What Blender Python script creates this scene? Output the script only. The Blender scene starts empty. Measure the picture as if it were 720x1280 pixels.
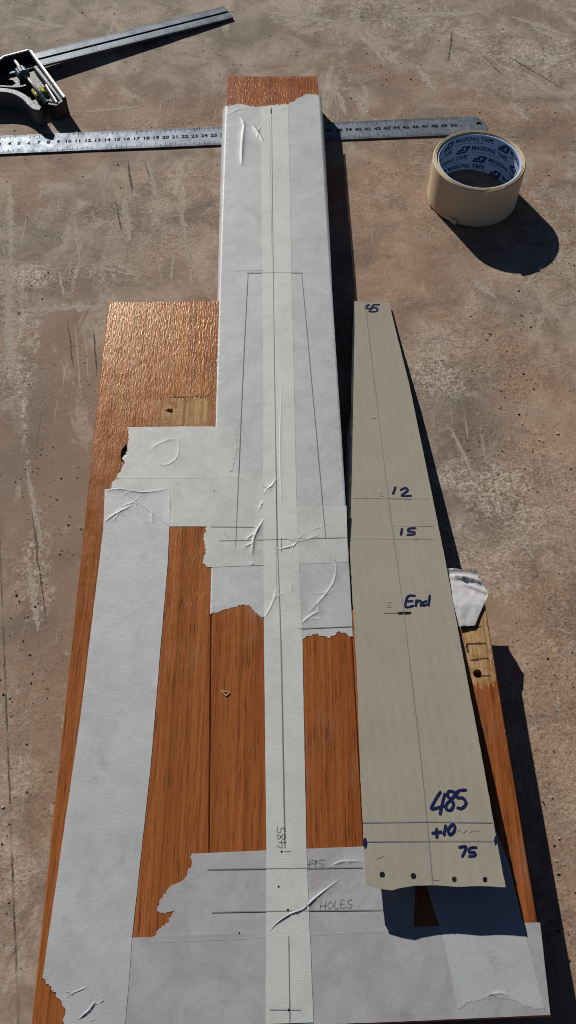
import bpy, bmesh, math, random
import numpy as np
from mathutils import Vector, noise, geometry
random.seed(7); np.random.seed(7)
scene = bpy.context.scene
COL = scene.collection

# ------------------------------------------------------------------ camera
FPX, PITCH, CAMH = 1108.0, math.radians(59.6), 0.595      # focal length in pixels of a 1280 px tall frame
cam_d = bpy.data.cameras.new('camera'); cam = bpy.data.objects.new('camera', cam_d); COL.objects.link(cam)
cam.location = (0, 0, CAMH); cam.rotation_euler = (math.radians(90) - PITCH, 0, 0)
cam_d.sensor_fit = 'VERTICAL'; cam_d.sensor_height = 24.0; cam_d.lens = FPX / 1280 * 24.0
cam_d.clip_start = 0.01; cam_d.clip_end = 500
scene.camera = cam

# ------------------------------------------------------------------ daylight
SUN = Vector((-0.78, 1.42, 1.0)).normalized()             # towards the sun
world = bpy.data.worlds.new('World'); scene.world = world; world.use_nodes = True
wn = world.node_tree; bg = wn.nodes['Background']
sky = wn.nodes.new('ShaderNodeTexSky'); sky.sky_type = 'NISHITA'; sky.sun_disc = False
sky.sun_elevation = math.asin(SUN.z); sky.sun_rotation = math.atan2(SUN.x, SUN.y)
sky.altitude = 1200; sky.air_density = 0.45; sky.dust_density = 0.25; sky.ozone_density = 1.0
wn.links.new(sky.outputs[0], bg.inputs[0]); bg.inputs[1].default_value = 0.05
sun_d = bpy.data.lights.new('sun', 'SUN'); sun = bpy.data.objects.new('sun', sun_d); COL.objects.link(sun)
sun_d.energy = 5.0; sun_d.angle = math.radians(0.5); sun_d.color = (1.0, 0.955, 0.89)
sun.rotation_euler = (-SUN).to_track_quat('-Z', 'Y').to_euler()
scene.cycles.pixel_filter_type = 'BLACKMAN_HARRIS'; scene.cycles.filter_width = 1.0
vs = scene.view_settings
vs.view_transform = 'Standard'; vs.look = 'None'; vs.exposure = -0.12; vs.gamma = 1.0; vs.use_curve_mapping = False

# ------------------------------------------------------------------ helpers
def P(px, py, z=0.0):
    """where a sight line of the photograph meets the level z (metres)"""
    u = (px - 360) / FPX; v = (640 - py) / FPX
    c, s = math.cos(PITCH), math.sin(PITCH)
    d = (u, c + v * s, -s + v * c); t = (z - CAMH) / d[2]
    return Vector((d[0] * t, d[1] * t, z))

def root(name, loc, label, cat, group=None):
    o = bpy.data.objects.new(name, None); COL.objects.link(o); o.location = loc
    o.empty_display_size = 0.02
    o['label'] = label; o['category'] = cat
    if group: o['group'] = group
    return o

def world_loc(o):
    v = Vector((0, 0, 0))
    while o: v = v + o.location; o = o.parent
    return v

def link(name, verts, faces, mat, parent=None, smooth=False, uv=None):
    off = world_loc(parent) if parent else Vector((0, 0, 0))
    me = bpy.data.meshes.new(name)
    me.from_pydata([(v[0] - off[0], v[1] - off[1], v[2] - off[2]) for v in verts], [], faces)
    me.update()
    if smooth: me.polygons.foreach_set('use_smooth', [True] * len(me.polygons))
    if mat: me.materials.append(mat)
    o = bpy.data.objects.new(name, me); COL.objects.link(o)
    if parent: o.parent = parent
    return o

class MB:
    """collects shapes of one part"""
    def __init__(self): self.v = []; self.f = []
    def add(self, v, f):
        n = len(self.v); self.v += [tuple(p) for p in v]; self.f += [tuple(i + n for i in q) for q in f]
    def box(self, a, b):
        (x0, y0, z0), (x1, y1, z1) = a, b
        self.add([(x0,y0,z0),(x1,y0,z0),(x1,y1,z0),(x0,y1,z0),(x0,y0,z1),(x1,y0,z1),(x1,y1,z1),(x0,y1,z1)],
                 [(3,2,1,0),(4,5,6,7),(0,1,5,4),(1,2,6,5),(2,3,7,6),(3,0,4,7)])
    def tube(self, a, b, r0, r1=None, n=16):
        a, b = Vector(a), Vector(b); r1 = r0 if r1 is None else r1
        d = (b - a).normalized(); e = d.orthogonal().normalized(); g = d.cross(e)
        v = []
        for c, r in ((a, r0), (b, r1)):
            for i in range(n):
                t = 2 * math.pi * i / n; v.append(c + (e * math.cos(t) + g * math.sin(t)) * r)
        f = [(i, (i+1) % n, n + (i+1) % n, n + i) for i in range(n)] + [tuple(range(n-1, -1, -1)), tuple(range(n, 2*n))]
        self.add(v, f)
    def lathe(self, prof, n=72, closed=True, centre=(0,0,0)):
        m = len(prof); v = []; f = []
        for i in range(n):
            t = 2 * math.pi * i / n
            for r, z in prof: v.append((centre[0] + r*math.cos(t), centre[1] + r*math.sin(t), centre[2] + z))
        for i in range(n):
            j = (i+1) % n
            for k in range(m if closed else m-1):
                l = (k+1) % m; f.append((i*m+k, j*m+k, j*m+l, i*m+l))
        self.add(v, f)
    def build(self, name, mat, parent=None, smooth=False): return link(name, self.v, self.f, mat, parent, smooth)

def area2(p): return sum(p[i-1][0]*p[i][1] - p[i][0]*p[i-1][1] for i in range(len(p)))
def ccw(p): return list(p) if area2(p) > 0 else list(p)[::-1]
def inside(p, poly):
    c = False; x, y = p; j = len(poly) - 1
    for i in range(len(poly)):
        xi, yi = poly[i]; xj, yj = poly[j]
        if (yi > y) != (yj > y) and x < (xj - xi) * (y - yi) / (yj - yi) + xi: c = not c
        j = i
    return c
def offset_poly(poly, d):
    """inset a counter-clockwise polygon by d"""
    out = []; n = len(poly)
    for i in range(n):
        a, b, c = Vector(poly[i-1]), Vector(poly[i]), Vector(poly[(i+1) % n])
        e0 = (b - a).normalized(); e1 = (c - b).normalized()
        n0 = Vector((-e0.y, e0.x)); n1 = Vector((-e1.y, e1.x)); m = n0 + n1
        k = d / max(0.35, 1 + n0.dot(n1)); out.append(tuple(b + m * k))
    return out

def fill(outline, holes=(), pts=()):
    """triangles of a polygon with holes and extra inner points; works in centimetres for precision"""
    S = 100.0; V = []; F = []
    for loop in [outline] + list(holes):
        b = len(V); V += [Vector((p[0]*S, p[1]*S)) for p in loop]; F.append(list(range(b, len(V))))
    V += [Vector((p[0]*S, p[1]*S)) for p in pts]
    edges = [(l[i], l[(i+1) % len(l)]) for l in F for i in range(len(l))]
    ov, oe, of, orig, _, _ = geometry.delaunay_2d_cdt(V, edges, [], 0, 1e-5)
    out = [(v[0]/S, v[1]/S) for v in ov]; tri = []
    for f in of:
        c = (sum(out[i][0] for i in f)/len(f), sum(out[i][1] for i in f)/len(f))
        if inside(c, outline) and not any(inside(c, h) for h in holes):
            if area2([out[i] for i in f]) < 0: f = f[::-1]
            tri.append(tuple(f))
    first = {}
    for i, o in enumerate(orig):
        for k in o: first[k] = i
    loops = [[first.get(i, i) for i in l] for l in F]
    return out, tri, loops

def plate(outline, z0, z1, holes=(), chamfer=0.0, bottom=None, pts=(), top=None):
    """solid plate: outline and holes as xy loops, z0..z1, optional chamfer on the upper rim"""
    m = MB(); outline = ccw(outline); holes = [ccw(h) for h in holes]
    zb = bottom or (lambda x, y: z0); zt = top or (lambda x, y: z1)
    inner = offset_poly(outline, chamfer) if chamfer else outline
    v2, tri, loops = fill(inner, holes, pts)
    m.add([(x, y, zt(x, y)) for x, y in v2], tri)
    zc = (lambda x, y: zt(x, y) - chamfer)
    n = len(outline)
    if chamfer:
        v = [(x, y, zt(x, y)) for x, y in inner] + [(x, y, zc(x, y)) for x, y in outline]
        m.add(v, [(i, n+i, n+(i+1) % n, (i+1) % n) for i in range(n)])
    v = [(x, y, zc(x, y)) for x, y in outline] + [(x, y, zb(x, y)) for x, y in outline]
    m.add(v, [(i, n+i, n+(i+1) % n, (i+1) % n) for i in range(n)])
    for h in holes:
        k = len(h); v = [(x, y, zt(x, y)) for x, y in h] + [(x, y, zb(x, y)) for x, y in h]
        m.add(v, [(i, (i+1) % k, k+(i+1) % k, k+i) for i in range(k)])
    v2, tri, _ = fill(outline, holes, pts)
    m.add([(x, y, zb(x, y)) for x, y in v2], [t[::-1] for t in tri])
    return m

def seg_dist(p, a, b):
    ax, ay = a; bx, by = b; dx, dy = bx-ax, by-ay; L = dx*dx + dy*dy
    t = 0 if L == 0 else max(0, min(1, ((p[0]-ax)*dx + (p[1]-ay)*dy) / L))
    return math.hypot(p[0]-ax-t*dx, p[1]-ay-t*dy), t

def smooth_line(pts, n=5):
    """Catmull-Rom through the points"""
    if len(pts) < 3: return [tuple(p) for p in pts]
    q = [pts[0]] + list(pts) + [pts[-1]]; out = []
    for i in range(1, len(q) - 2):
        p0, p1, p2, p3 = [np.array(a, float) for a in q[i-1:i+3]]
        for k in range(n):
            t = k / n
            out.append(tuple(0.5*((2*p1) + (-p0+p2)*t + (2*p0-5*p1+4*p2-p3)*t*t + (-p0+3*p1-3*p2+p3)*t**3)))
    out.append(tuple(pts[-1])); return out

def ribbon(m, pts, width, taper=0.75):
    """flat stroke through 3-D points, lying on the surface"""
    pts = [Vector(p) for p in pts]; n = len(pts); v = []; f = []
    for i, p in enumerate(pts):
        a = pts[max(0, i-1)]; b = pts[min(n-1, i+1)]; d = (b - a); d.z = 0
        d = d.normalized() if d.length > 0 else Vector((1, 0, 0))
        s = Vector((-d.y, d.x, 0)); w = width / 2 * (taper if i in (0, n-1) else 1) * random.uniform(0.88, 1.1)
        if i == 0: p = p - d * width * 0.25
        if i == n-1: p = p + d * width * 0.25
        v += [p + s*w, p - s*w]
    for i in range(n-1): f.append((2*i+1, 2*i+3, 2*i+2, 2*i))
    m.add(v, f)

# ------------------------------------------------------------------ materials
def mat(name):
    m = bpy.data.materials.new(name); m.use_nodes = True
    nt = m.node_tree; return m, nt, nt.nodes['Principled BSDF']
def N(nt, t, **kw):
    n = nt.nodes.new('ShaderNode' + t)
    for k, v in kw.items():
        if k.startswith('i_'): n.inputs[k[2:].replace('_', ' ')].default_value = v
        else: setattr(n, k, v)
    return n
def L(nt, a, b): nt.links.new(a, b)
def ramp(nt, src, stops, interp='LINEAR'):
    r = N(nt, 'ValToRGB'); r.color_ramp.interpolation = interp
    while len(r.color_ramp.elements) < len(stops): r.color_ramp.elements.new(0.5)
    for e, (p, c) in zip(r.color_ramp.elements, stops):
        e.position = p; e.color = (c, c, c, 1) if isinstance(c, (int, float)) else (*c, 1)
    L(nt, src, r.inputs[0]); return r.outputs[0]
def mix(nt, fac, a, b, mode='MIX'):
    n = N(nt, 'Mix', data_type='RGBA', blend_type=mode)
    for sock, val in ((n.inputs[0], fac), (n.inputs[6], a), (n.inputs[7], b)):
        if isinstance(val, (int, float)): sock.default_value = val
        elif isinstance(val, tuple): sock.default_value = (*val, 1)
        else: L(nt, val, sock)
    return n.outputs[2]
def mth(nt, op, a, b=0.0, clamp=False):
    n = N(nt, 'Math', operation=op, use_clamp=clamp)
    for sock, val in ((n.inputs[0], a), (n.inputs[1], b)):
        if isinstance(val, (int, float)): sock.default_value = val
        else: L(nt, val, sock)
    return n.outputs[0]
def coords(nt, scale=(1,1,1), rot=(0,0,0), loc=(0,0,0), out='Object'):
    tc = N(nt, 'TexCoord'); mp = N(nt, 'Mapping')
    mp.inputs['Scale'].default_value = scale; mp.inputs['Rotation'].default_value = rot; mp.inputs['Location'].default_value = loc
    L(nt, tc.outputs[out], mp.inputs[0]); return mp.outputs[0]
def nz(nt, vec, scale, detail=4, rough=0.55, dist=0.0):
    n = N(nt, 'TexNoise'); n.inputs['Scale'].default_value = scale; n.inputs['Detail'].default_value = detail
    n.inputs['Roughness'].default_value = rough; n.inputs['Distortion'].default_value = dist
    L(nt, vec, n.inputs['Vector']); return n.outputs[0]
def bump(nt, bsdf, h, strength, dist, prev=None):
    b = N(nt, 'Bump'); b.inputs['Strength'].default_value = strength; b.inputs['Distance'].default_value = dist
    L(nt, h, b.inputs['Height'])
    if prev: L(nt, prev, b.inputs['Normal'])
    L(nt, b.outputs[0], bsdf.inputs['Normal']); return b.outputs[0]

def concrete():
    m, nt, b = mat('concrete'); v = coords(nt)
    at = lambda n: N(nt, 'Attribute', attribute_name=n).outputs['Fac']
    mul = lambda a, c: mth(nt, 'MULTIPLY', a, c)
    add = lambda a, c: mth(nt, 'ADD', a, c)
    big = nz(nt, v, 5.5, 5, 0.62, 0.7); mid = nz(nt, v, 24, 5, 0.68, 0.6); fine = nz(nt, v, 170, 4, 0.75); grain = nz(nt, v, 420, 2, 0.75)
    grain2 = nz(nt, coords(nt, loc=(3, 8, 2)), 150, 4, 0.72, 0.6)
    smooth = at('smooth')
    brown = mix(nt, ramp(nt, mid, [(0.34, 0), (0.66, 1)]), (0.204, 0.137, 0.095), (0.328, 0.226, 0.156))
    grey = mix(nt, ramp(nt, mid, [(0.40, 0), (0.60, 1)]), (0.205, 0.163, 0.126), (0.350, 0.292, 0.232))
    # grey cement film over the brown body, with broken edges
    film = add(add(mul(big, 0.9), mul(mid, 0.45)), mul(fine, 0.12))
    film = mth(nt, 'SUBTRACT', add(film, mul(at('grey'), 0.50)), mul(smooth, 0.35))
    c = mix(nt, ramp(nt, film, [(0.70, 0), (0.82, 0.9)]), brown, grey)
    c = mix(nt, mul(at('red'), ramp(nt, mid, [(0.25, 0.3), (0.6, 0.85)])), c, (0.37, 0.235, 0.155))
    c = mix(nt, mul(smooth, ramp(nt, mid, [(0.2, 0.5), (0.7, 0.9)])), c, (0.215, 0.155, 0.112))
    # darker cloudy stains, fairly sharp in places
    c = mix(nt, mul(at('dark'), 0.75), c, (0.125, 0.100, 0.080))
    c = mix(nt, ramp(nt, nz(nt, coords(nt, loc=(7, 3, 1)), 11, 6, 0.68, 1.2), [(0.545, 0), (0.63, 0.42)]), c, (0.135, 0.103, 0.078))
    # thin smears of pale laitance with clear edges
    sm = nz(nt, coords(nt, (1.0, 0.42, 1), (0, 0, 0.5), (2, 6, 0)), 15, 6, 0.66, 1.4)
    smear = mul(ramp(nt, sm, [(0.575, 0), (0.605, 0.7)]), ramp(nt, grain2, [(0.38, 0.25), (0.56, 1)]))
    smear = mul(smear, ramp(nt, add(big, mul(at('grey'), 0.3)), [(0.46, 0), (0.60, 1)]))
    c = mix(nt, smear, c, (0.40, 0.345, 0.28))
    # trowel scratches, two directions
    def scratch(sx, sy, rot, lo, hi, loc):
        n = nz(nt, coords(nt, (sx, sy, 1), (0, 0, rot), loc), 1.0, 3, 0.6, 0.15); return ramp(nt, n, [(lo, 0), (hi, 1)])
    s1 = mul(scratch(330, 11, -0.10, 0.635, 0.69, (0, 0, 0)), ramp(nt, nz(nt, coords(nt, loc=(5, 5, 0)), 9, 4), [(0.48, 0), (0.60, 0.75)]))
    s2 = mul(scratch(300, 14, 0.55, 0.64, 0.70, (3, 1, 0)), ramp(nt, nz(nt, coords(nt, loc=(1, 9, 0)), 8, 4), [(0.50, 0), (0.62, 0.7)]))
    sc = mth(nt, 'MAXIMUM', s1, s2)
    c = mix(nt, mul(sc, 0.75), c, (0.44, 0.385, 0.315))
    dsc = mul(scratch(380, 9, 0.30, 0.66, 0.72, (8, 4, 0)), 0.45)
    c = mix(nt, dsc, c, (0.10, 0.075, 0.055))
    # pale crust: broken light crumbs with dark gaps between them
    crm = add(add(mul(at('crust'), 0.62), mul(mth(nt, 'SUBTRACT', mid, 0.5), 1.1)), mul(mth(nt, 'SUBTRACT', grain2, 0.5), 1.0))
    area = ramp(nt, crm, [(0.30, 0), (0.60, 1)])
    cg = add(mul(grain, 0.45), add(mul(grain2, 0.35), mul(fine, 0.20)))
    crumb = mul(area, ramp(nt, cg, [(0.46, 0), (0.58, 1)]))
    gap = mul(area, ramp(nt, cg, [(0.38, 0.75), (0.45, 0)]))
    c = mix(nt, mul(crumb, 0.8), c, (0.46, 0.405, 0.335))
    c = mix(nt, gap, c, (0.11, 0.085, 0.065))
    # sand grain everywhere
    zone = ramp(nt, add(nz(nt, coords(nt, loc=(12, 4, 0)), 7, 4, 0.6, 0.8), mul(at('crust'), 0.22)), [(0.44, 0.28), (0.62, 1)])
    rough = mul(ramp(nt, smooth, [(0, 1), (1, 0.5)]), zone)
    c = mix(nt, mul(ramp(nt, fine, [(0.32, 0.6), (0.44, 0)]), rough), c, (0.125, 0.094, 0.070))
    c = mix(nt, mul(ramp(nt, fine, [(0.58, 0), (0.70, 0.6)]), rough), c, (0.43, 0.365, 0.295))
    c = mix(nt, mul(rough, 0.75), c, ramp(nt, grain, [(0.3, 0.26), (0.7, 0.74)]), 'SOFT_LIGHT')
    # pits: two sizes
    def pits(scale, lo, amt, loc):
        vo = N(nt, 'TexVoronoi', feature='F1'); vo.inputs['Scale'].default_value = scale
        L(nt, coords(nt, (1, 1.25, 1), loc=loc), vo.inputs['Vector'])
        sep = N(nt, 'SeparateColor'); L(nt, vo.outputs['Color'], sep.inputs[0])
        size = mul(mul(ramp(nt, nz(nt, v, 26, 3), [(lo, 0), (0.80, 1)]), ramp(nt, sep.outputs[0], [(0.5, 0), (0.95, 1)])), amt)
        return mth(nt, 'LESS_THAN', add(vo.outputs['Distance'], mul(mth(nt, 'SUBTRACT', grain, 0.5), 0.5)), size)
    pit = mth(nt, 'MAXIMUM', pits(95, 0.46, 0.34, (0, 0, 0)), pits(210, 0.44, 0.40, (4, 2, 0)))
    c = mix(nt, mul(pit, 0.8), c, (0.055, 0.042, 0.033))
    # old saw joint past the left of the blank: a thin dirty groove
    a, e = P(-2, 640), P(23, 1280); d = (e - a).normalized()
    sx = N(nt, 'SeparateXYZ'); L(nt, v, sx.inputs[0])
    dist = add(mul(sx.outputs[0], -d.y), add(mul(sx.outputs[1], d.x), a.x*d.y - a.y*d.x))
    dist = mth(nt, 'ABSOLUTE', add(dist, mul(mth(nt, 'SUBTRACT', fine, 0.5), 0.003)))
    joint = mul(mth(nt, 'LESS_THAN', dist, 0.0007), ramp(nt, nz(nt, coords(nt, loc=(0, 0, 3)), 60, 4), [(0.42, 0.25), (0.55, 0.85)]))
    c = mix(nt, joint, c, (0.06, 0.048, 0.038))
    L(nt, c, b.inputs['Base Color'])
    b.inputs['Roughness'].default_value = 0.82; b.inputs['Specular IOR Level'].default_value = 0.3
    h = add(mul(add(mul(fine, 0.55), mul(grain, 0.48)), rough), mul(mid, 0.4))
    h = mth(nt, 'SUBTRACT', h, mul(pit, 0.45))
    bump(nt, b, h, 0.8, 0.0014)
    return m

def varnished_wood(seed, gold=0.0):
    m, nt, b = mat('varnished_hardwood')
    at = lambda n: N(nt, 'Attribute', attribute_name=n).outputs['Fac']
    v = coords(nt, (1, 1, 1), loc=(seed*1.7, seed*0.9, 0))
    wide = nz(nt, coords(nt, (60, 1.6, 8), loc=(seed, seed*2, 0)), 1.0, 3, 0.6, 0.4)
    fig = nz(nt, coords(nt, (420, 5.0, 30), loc=(seed*3, 0, 0)), 1.0, 4, 0.6, 0.25)
    pore = nz(nt, coords(nt, (900, 34, 120), loc=(0, seed, 0)), 1.0, 3, 0.6, 0.2)
    c = mix(nt, ramp(nt, wide, [(0.3, 0), (0.7, 1)]), (0.240, 0.069 + gold*0.020, 0.020 + gold*0.006), (0.345, 0.112 + gold*0.030, 0.033 + gold*0.010))
    c = mix(nt, ramp(nt, fig, [(0.36, 0.6), (0.55, 0)]), c, (0.150, 0.040, 0.012))
    c = mix(nt, ramp(nt, fig, [(0.60, 0), (0.80, 0.55)]), c, (0.46, 0.195, 0.070))
    c = mix(nt, ramp(nt, pore, [(0.34, 0.75), (0.45, 0)]), c, (0.075, 0.020, 0.007))
    # bare, scraped wood
    bare = mth(nt, 'GREATER_THAN', mth(nt, 'ADD', at('bare'), mth(nt, 'ADD', mth(nt, 'MULTIPLY', nz(nt, coords(nt, (900, 120, 60)), 1.0, 4), 2.0), mth(nt, 'MULTIPLY', nz(nt, v, 110, 4), 0.9))), 1.98)
    barec = mix(nt, ramp(nt, fig, [(0.35, 1), (0.62, 0)]), (0.44, 0.285, 0.140), (0.24, 0.128, 0.055))
    barec = mix(nt, ramp(nt, nz(nt, v, 120, 5), [(0.50, 0), (0.64, 0.85)]), barec, (0.26, 0.12, 0.045))
    c = mix(nt, bare, c, barec)
    ln = mth(nt, 'GREATER_THAN', mth(nt, 'ADD', at('cut'), mth(nt, 'MULTIPLY', nz(nt, v, 420, 4, 0.7), 1.1)), 1.22)
    c = mix(nt, ln, c, (0.045, 0.026, 0.016))
    # dull smudges of dust and glue on the varnish
    dust = ramp(nt, nz(nt, coords(nt, (1, 0.45, 1), loc=(seed, 4, 0)), 38, 5, 0.6), [(0.56, 0), (0.76, 0.22)])
    c = mix(nt, dust, c, (0.36, 0.27, 0.21))
    L(nt, c, b.inputs['Base Color'])
    r = mix(nt, bare, ramp(nt, nz(nt, v, 60, 4), [(0.3, 0.22), (0.7, 0.34)]), (0.8, 0.8, 0.8))
    L(nt, r, b.inputs['Roughness']); b.inputs['Specular IOR Level'].default_value = 0.46
    b.inputs['Specular Tint'].default_value = (1.0, 0.76, 0.44, 1)          # amber varnish
    h = mth(nt, 'ADD', mth(nt, 'MULTIPLY', nz(nt, coords(nt, (760, 150, 60)), 1.0, 3, 0.65, 0.3), 1.0), mth(nt, 'MULTIPLY', pore, 0.35))
    n1 = bump(nt, b, h, 0.44, 0.0007)
    return m

def tape_mat(name, col, clear, crepe=(1, 5, 1), spec=1.0):
    m, nt, b = mat(name); v = coords(nt)
    c = mix(nt, ramp(nt, nz(nt, v, 38, 6, 0.65, 0.5), [(0.42, 0), (0.70, 0.8)]), col, (col[0]*0.84, col[1]*0.82, col[2]*0.83))
    c = mix(nt, ramp(nt, nz(nt, coords(nt, loc=(4, 1, 0)), 75, 5, 0.7), [(0.56, 0), (0.72, 0.55)]), c, (col[0]*0.66, col[1]*0.64, col[2]*0.66))
    c = mix(nt, ramp(nt, nz(nt, coords(nt, crepe, loc=(1, 1, 0)), 210, 4, 0.7), [(0.4, 0.0), (0.75, 0.20)]), c, tuple(k * 0.8 for k in col))
    L(nt, c, b.inputs['Base Color']); b.inputs['Roughness'].default_value = 0.56; b.inputs['Specular IOR Level'].default_value = spec
    h = mth(nt, 'ADD', nz(nt, coords(nt, crepe), 300, 3), nz(nt, v, 60, 4))
    bump(nt, b, h, 0.13, 0.0007)
    if clear:
        out = nt.nodes['Material Output']; tr = N(nt, 'BsdfTransparent'); mx = N(nt, 'MixShader'); L(nt, ramp(nt, nz(nt, coords(nt, loc=(9, 2, 0)), 48, 7, 0.68, 0.8), [(0.38, clear*0.45), (0.66, clear*1.6)]), mx.inputs[0])
        L(nt, b.outputs[0], mx.inputs[1]); L(nt, tr.outputs[0], mx.inputs[2]); L(nt, mx.outputs[0], out.inputs[0])
    return m

def flat_mat(name, col, rough=0.6, metal=0.0, var=0.12, scale=90, spec=0.5, bstr=0.0):
    m, nt, b = mat(name); v = coords(nt)
    n = nz(nt, v, scale, 5, 0.6)
    c = mix(nt, ramp(nt, n, [(0.3, 0), (0.7, 1)]), tuple(k*(1-var) for k in col), tuple(min(1, k*(1+var)) for k in col))
    L(nt, c, b.inputs['Base Color'])
    L(nt, ramp(nt, nz(nt, v, scale*2.3, 4), [(0.3, max(0.03, rough-0.08)), (0.7, min(1, rough+0.08))]), b.inputs['Roughness'])
    b.inputs['Metallic'].default_value = metal; b.inputs['Specular IOR Level'].default_value = spec
    if bstr: bump(nt, b, nz(nt, v, scale*3, 4), bstr, 0.0008)
    return m

def steel_mat(name, ang, base=(0.50, 0.52, 0.54), rough=0.34):
    m, nt, b = mat(name); v = coords(nt)
    br = nz(nt, coords(nt, (9, 900, 1), (0, 0, ang)), 1.0, 4, 0.6)
    c = mix(nt, ramp(nt, nz(nt, v, 55, 6, 0.7, 0.4), [(0.42, 0), (0.68, 1)]), base, tuple(k*0.62 for k in base))
    c = mix(nt, ramp(nt, nz(nt, v, 210, 4, 0.7), [(0.60, 0), (0.74, 0.6)]), c, (0.24, 0.20, 0.17))
    L(nt, c, b.inputs['Base Color']); b.inputs['Metallic'].default_value = 0.85
    L(nt, ramp(nt, nz(nt, v, 130, 5), [(0.3, rough), (0.7, rough + 0.2)]), b.inputs['Roughness'])
    bump(nt, b, br, 0.18, 0.0004)
    return m

def cardboard_mat(name, col, edge=False):
    m, nt, b = mat(name); v = coords(nt)
    c = mix(nt, ramp(nt, nz(nt, v, 30, 5, 0.6), [(0.35, 0), (0.7, 1)]), col, tuple(k*0.93 for k in col))
    fib = nz(nt, coords(nt, (1, 0.5, 1)), 520, 4, 0.7)
    c = mix(nt, ramp(nt, fib, [(0.35, 0.22), (0.55, 0)]), c, tuple(k*0.72 for k in col))
    wv = N(nt, 'TexWave', wave_type='BANDS', bands_direction='X', wave_profile='SIN'); wv.inputs['Scale'].default_value = 42
    wv.inputs['Distortion'].default_value = 0.6; wv.inputs['Detail'].default_value = 1
    L(nt, coords(nt, rot=(0, 0, math.radians(-5))), wv.inputs['Vector'])
    c = mix(nt, mth(nt, 'MULTIPLY', wv.outputs['Fac'], 0.10), c, tuple(k*0.80 for k in col))
    L(nt, c, b.inputs['Base Color']); b.inputs['Roughness'].default_value = 0.85; b.inputs['Specular IOR Level'].default_value = 0.2
    bump(nt, b, mth(nt, 'ADD', mth(nt, 'MULTIPLY', wv.outputs['Fac'], 0.5), mth(nt, 'MULTIPLY', fib, 0.3)), 0.25, 0.0006)
    return m

M = dict(
    concrete=concrete(),
    tape=tape_mat('masking_tape', (0.440, 0.460, 0.470), 0.11), tape_across=tape_mat('masking_tape_across', (0.395, 0.400, 0.418), 0.16, (5, 1, 1)), tape_cross=tape_mat('masking_tape_cross', (0.49, 0.51, 0.49), 0.13, (5, 1, 1)), tape_thin=tape_mat('masking_tape_narrow', (0.500, 0.530, 0.505), 0.04),
    tape_solid=tape_mat('masking_tape_doubled', (0.50, 0.50, 0.50), 0, spec=0.3),
    pencil=flat_mat('pencil_graphite', (0.165, 0.165, 0.17), 0.5), faint=flat_mat('pencil_light', (0.30, 0.29, 0.27), 0.6),
    faint_tape=flat_mat('pencil_on_tape', (0.26, 0.26, 0.27), 0.55),
    marker=flat_mat('blue_marker_ink', (0.008, 0.013, 0.058), 0.5, var=0.4, scale=600, spec=0.12),
    black=flat_mat('black_ink', (0.010, 0.010, 0.012), 0.7, spec=0.1),
    card=cardboard_mat('grey_cardboard', (0.305, 0.279, 0.225)), card_edge=cardboard_mat('cardboard_edge', (0.36, 0.31, 0.235)),
    dark=flat_mat('dark_gap', (0.03, 0.02, 0.015), 0.9),
    roll=flat_mat('tape_roll_crepe', (0.62, 0.495, 0.325), 0.6, var=0.05, scale=60, bstr=0.1), roll_rim=flat_mat('tape_roll_rim', (0.60, 0.50, 0.35), 0.7, var=0.06, scale=300),
    core=flat_mat('printed_paper_core', (0.43, 0.54, 0.72), 0.6, var=0.04), ink=flat_mat('dark_blue_print', (0.012, 0.035, 0.11), 0.55, var=0.2),
    ink2=flat_mat('pale_blue_print', (0.22, 0.31, 0.46), 0.55),
    steel=steel_mat('brushed_steel', 0.03, (0.165, 0.190, 0.225), 0.46), blade=steel_mat('worn_steel_blade', -0.24, (0.135, 0.155, 0.180), 0.40), bright=flat_mat('machined_steel', (0.62, 0.61, 0.58), 0.45, 0.25, 0.1, 200),
    cast_shaded=flat_mat('shaded_casting', (0.022, 0.023, 0.026), 0.5, 0.1, 0.2, 250, bstr=0.3),  # casting paint blackened: the shade inside the square's head is put into its colour
    cast=flat_mat('grey_painted_casting', (0.085, 0.091, 0.105), 0.5, 0.2, 0.2, 250, bstr=0.3),
    etched=flat_mat('etched_marks', (0.006, 0.006, 0.008), 0.8, spec=0.05),
    vial=flat_mat('yellow_green_vial', (0.34, 0.35, 0.07), 0.15, spec=0.7),
)

# ------------------------------------------------------------------ ground
def axis(lo, hi, step, reach):
    a = list(np.arange(lo, hi + step/2, step)); up = []; d = step; x = hi
    while x < reach: d *= 1.6; x += d; up.append(x)
    dn = []; d = step; x = lo
    while x > -reach: d *= 1.6; x -= d; dn.append(x)
    return np.array(dn[::-1] + a + up)

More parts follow.
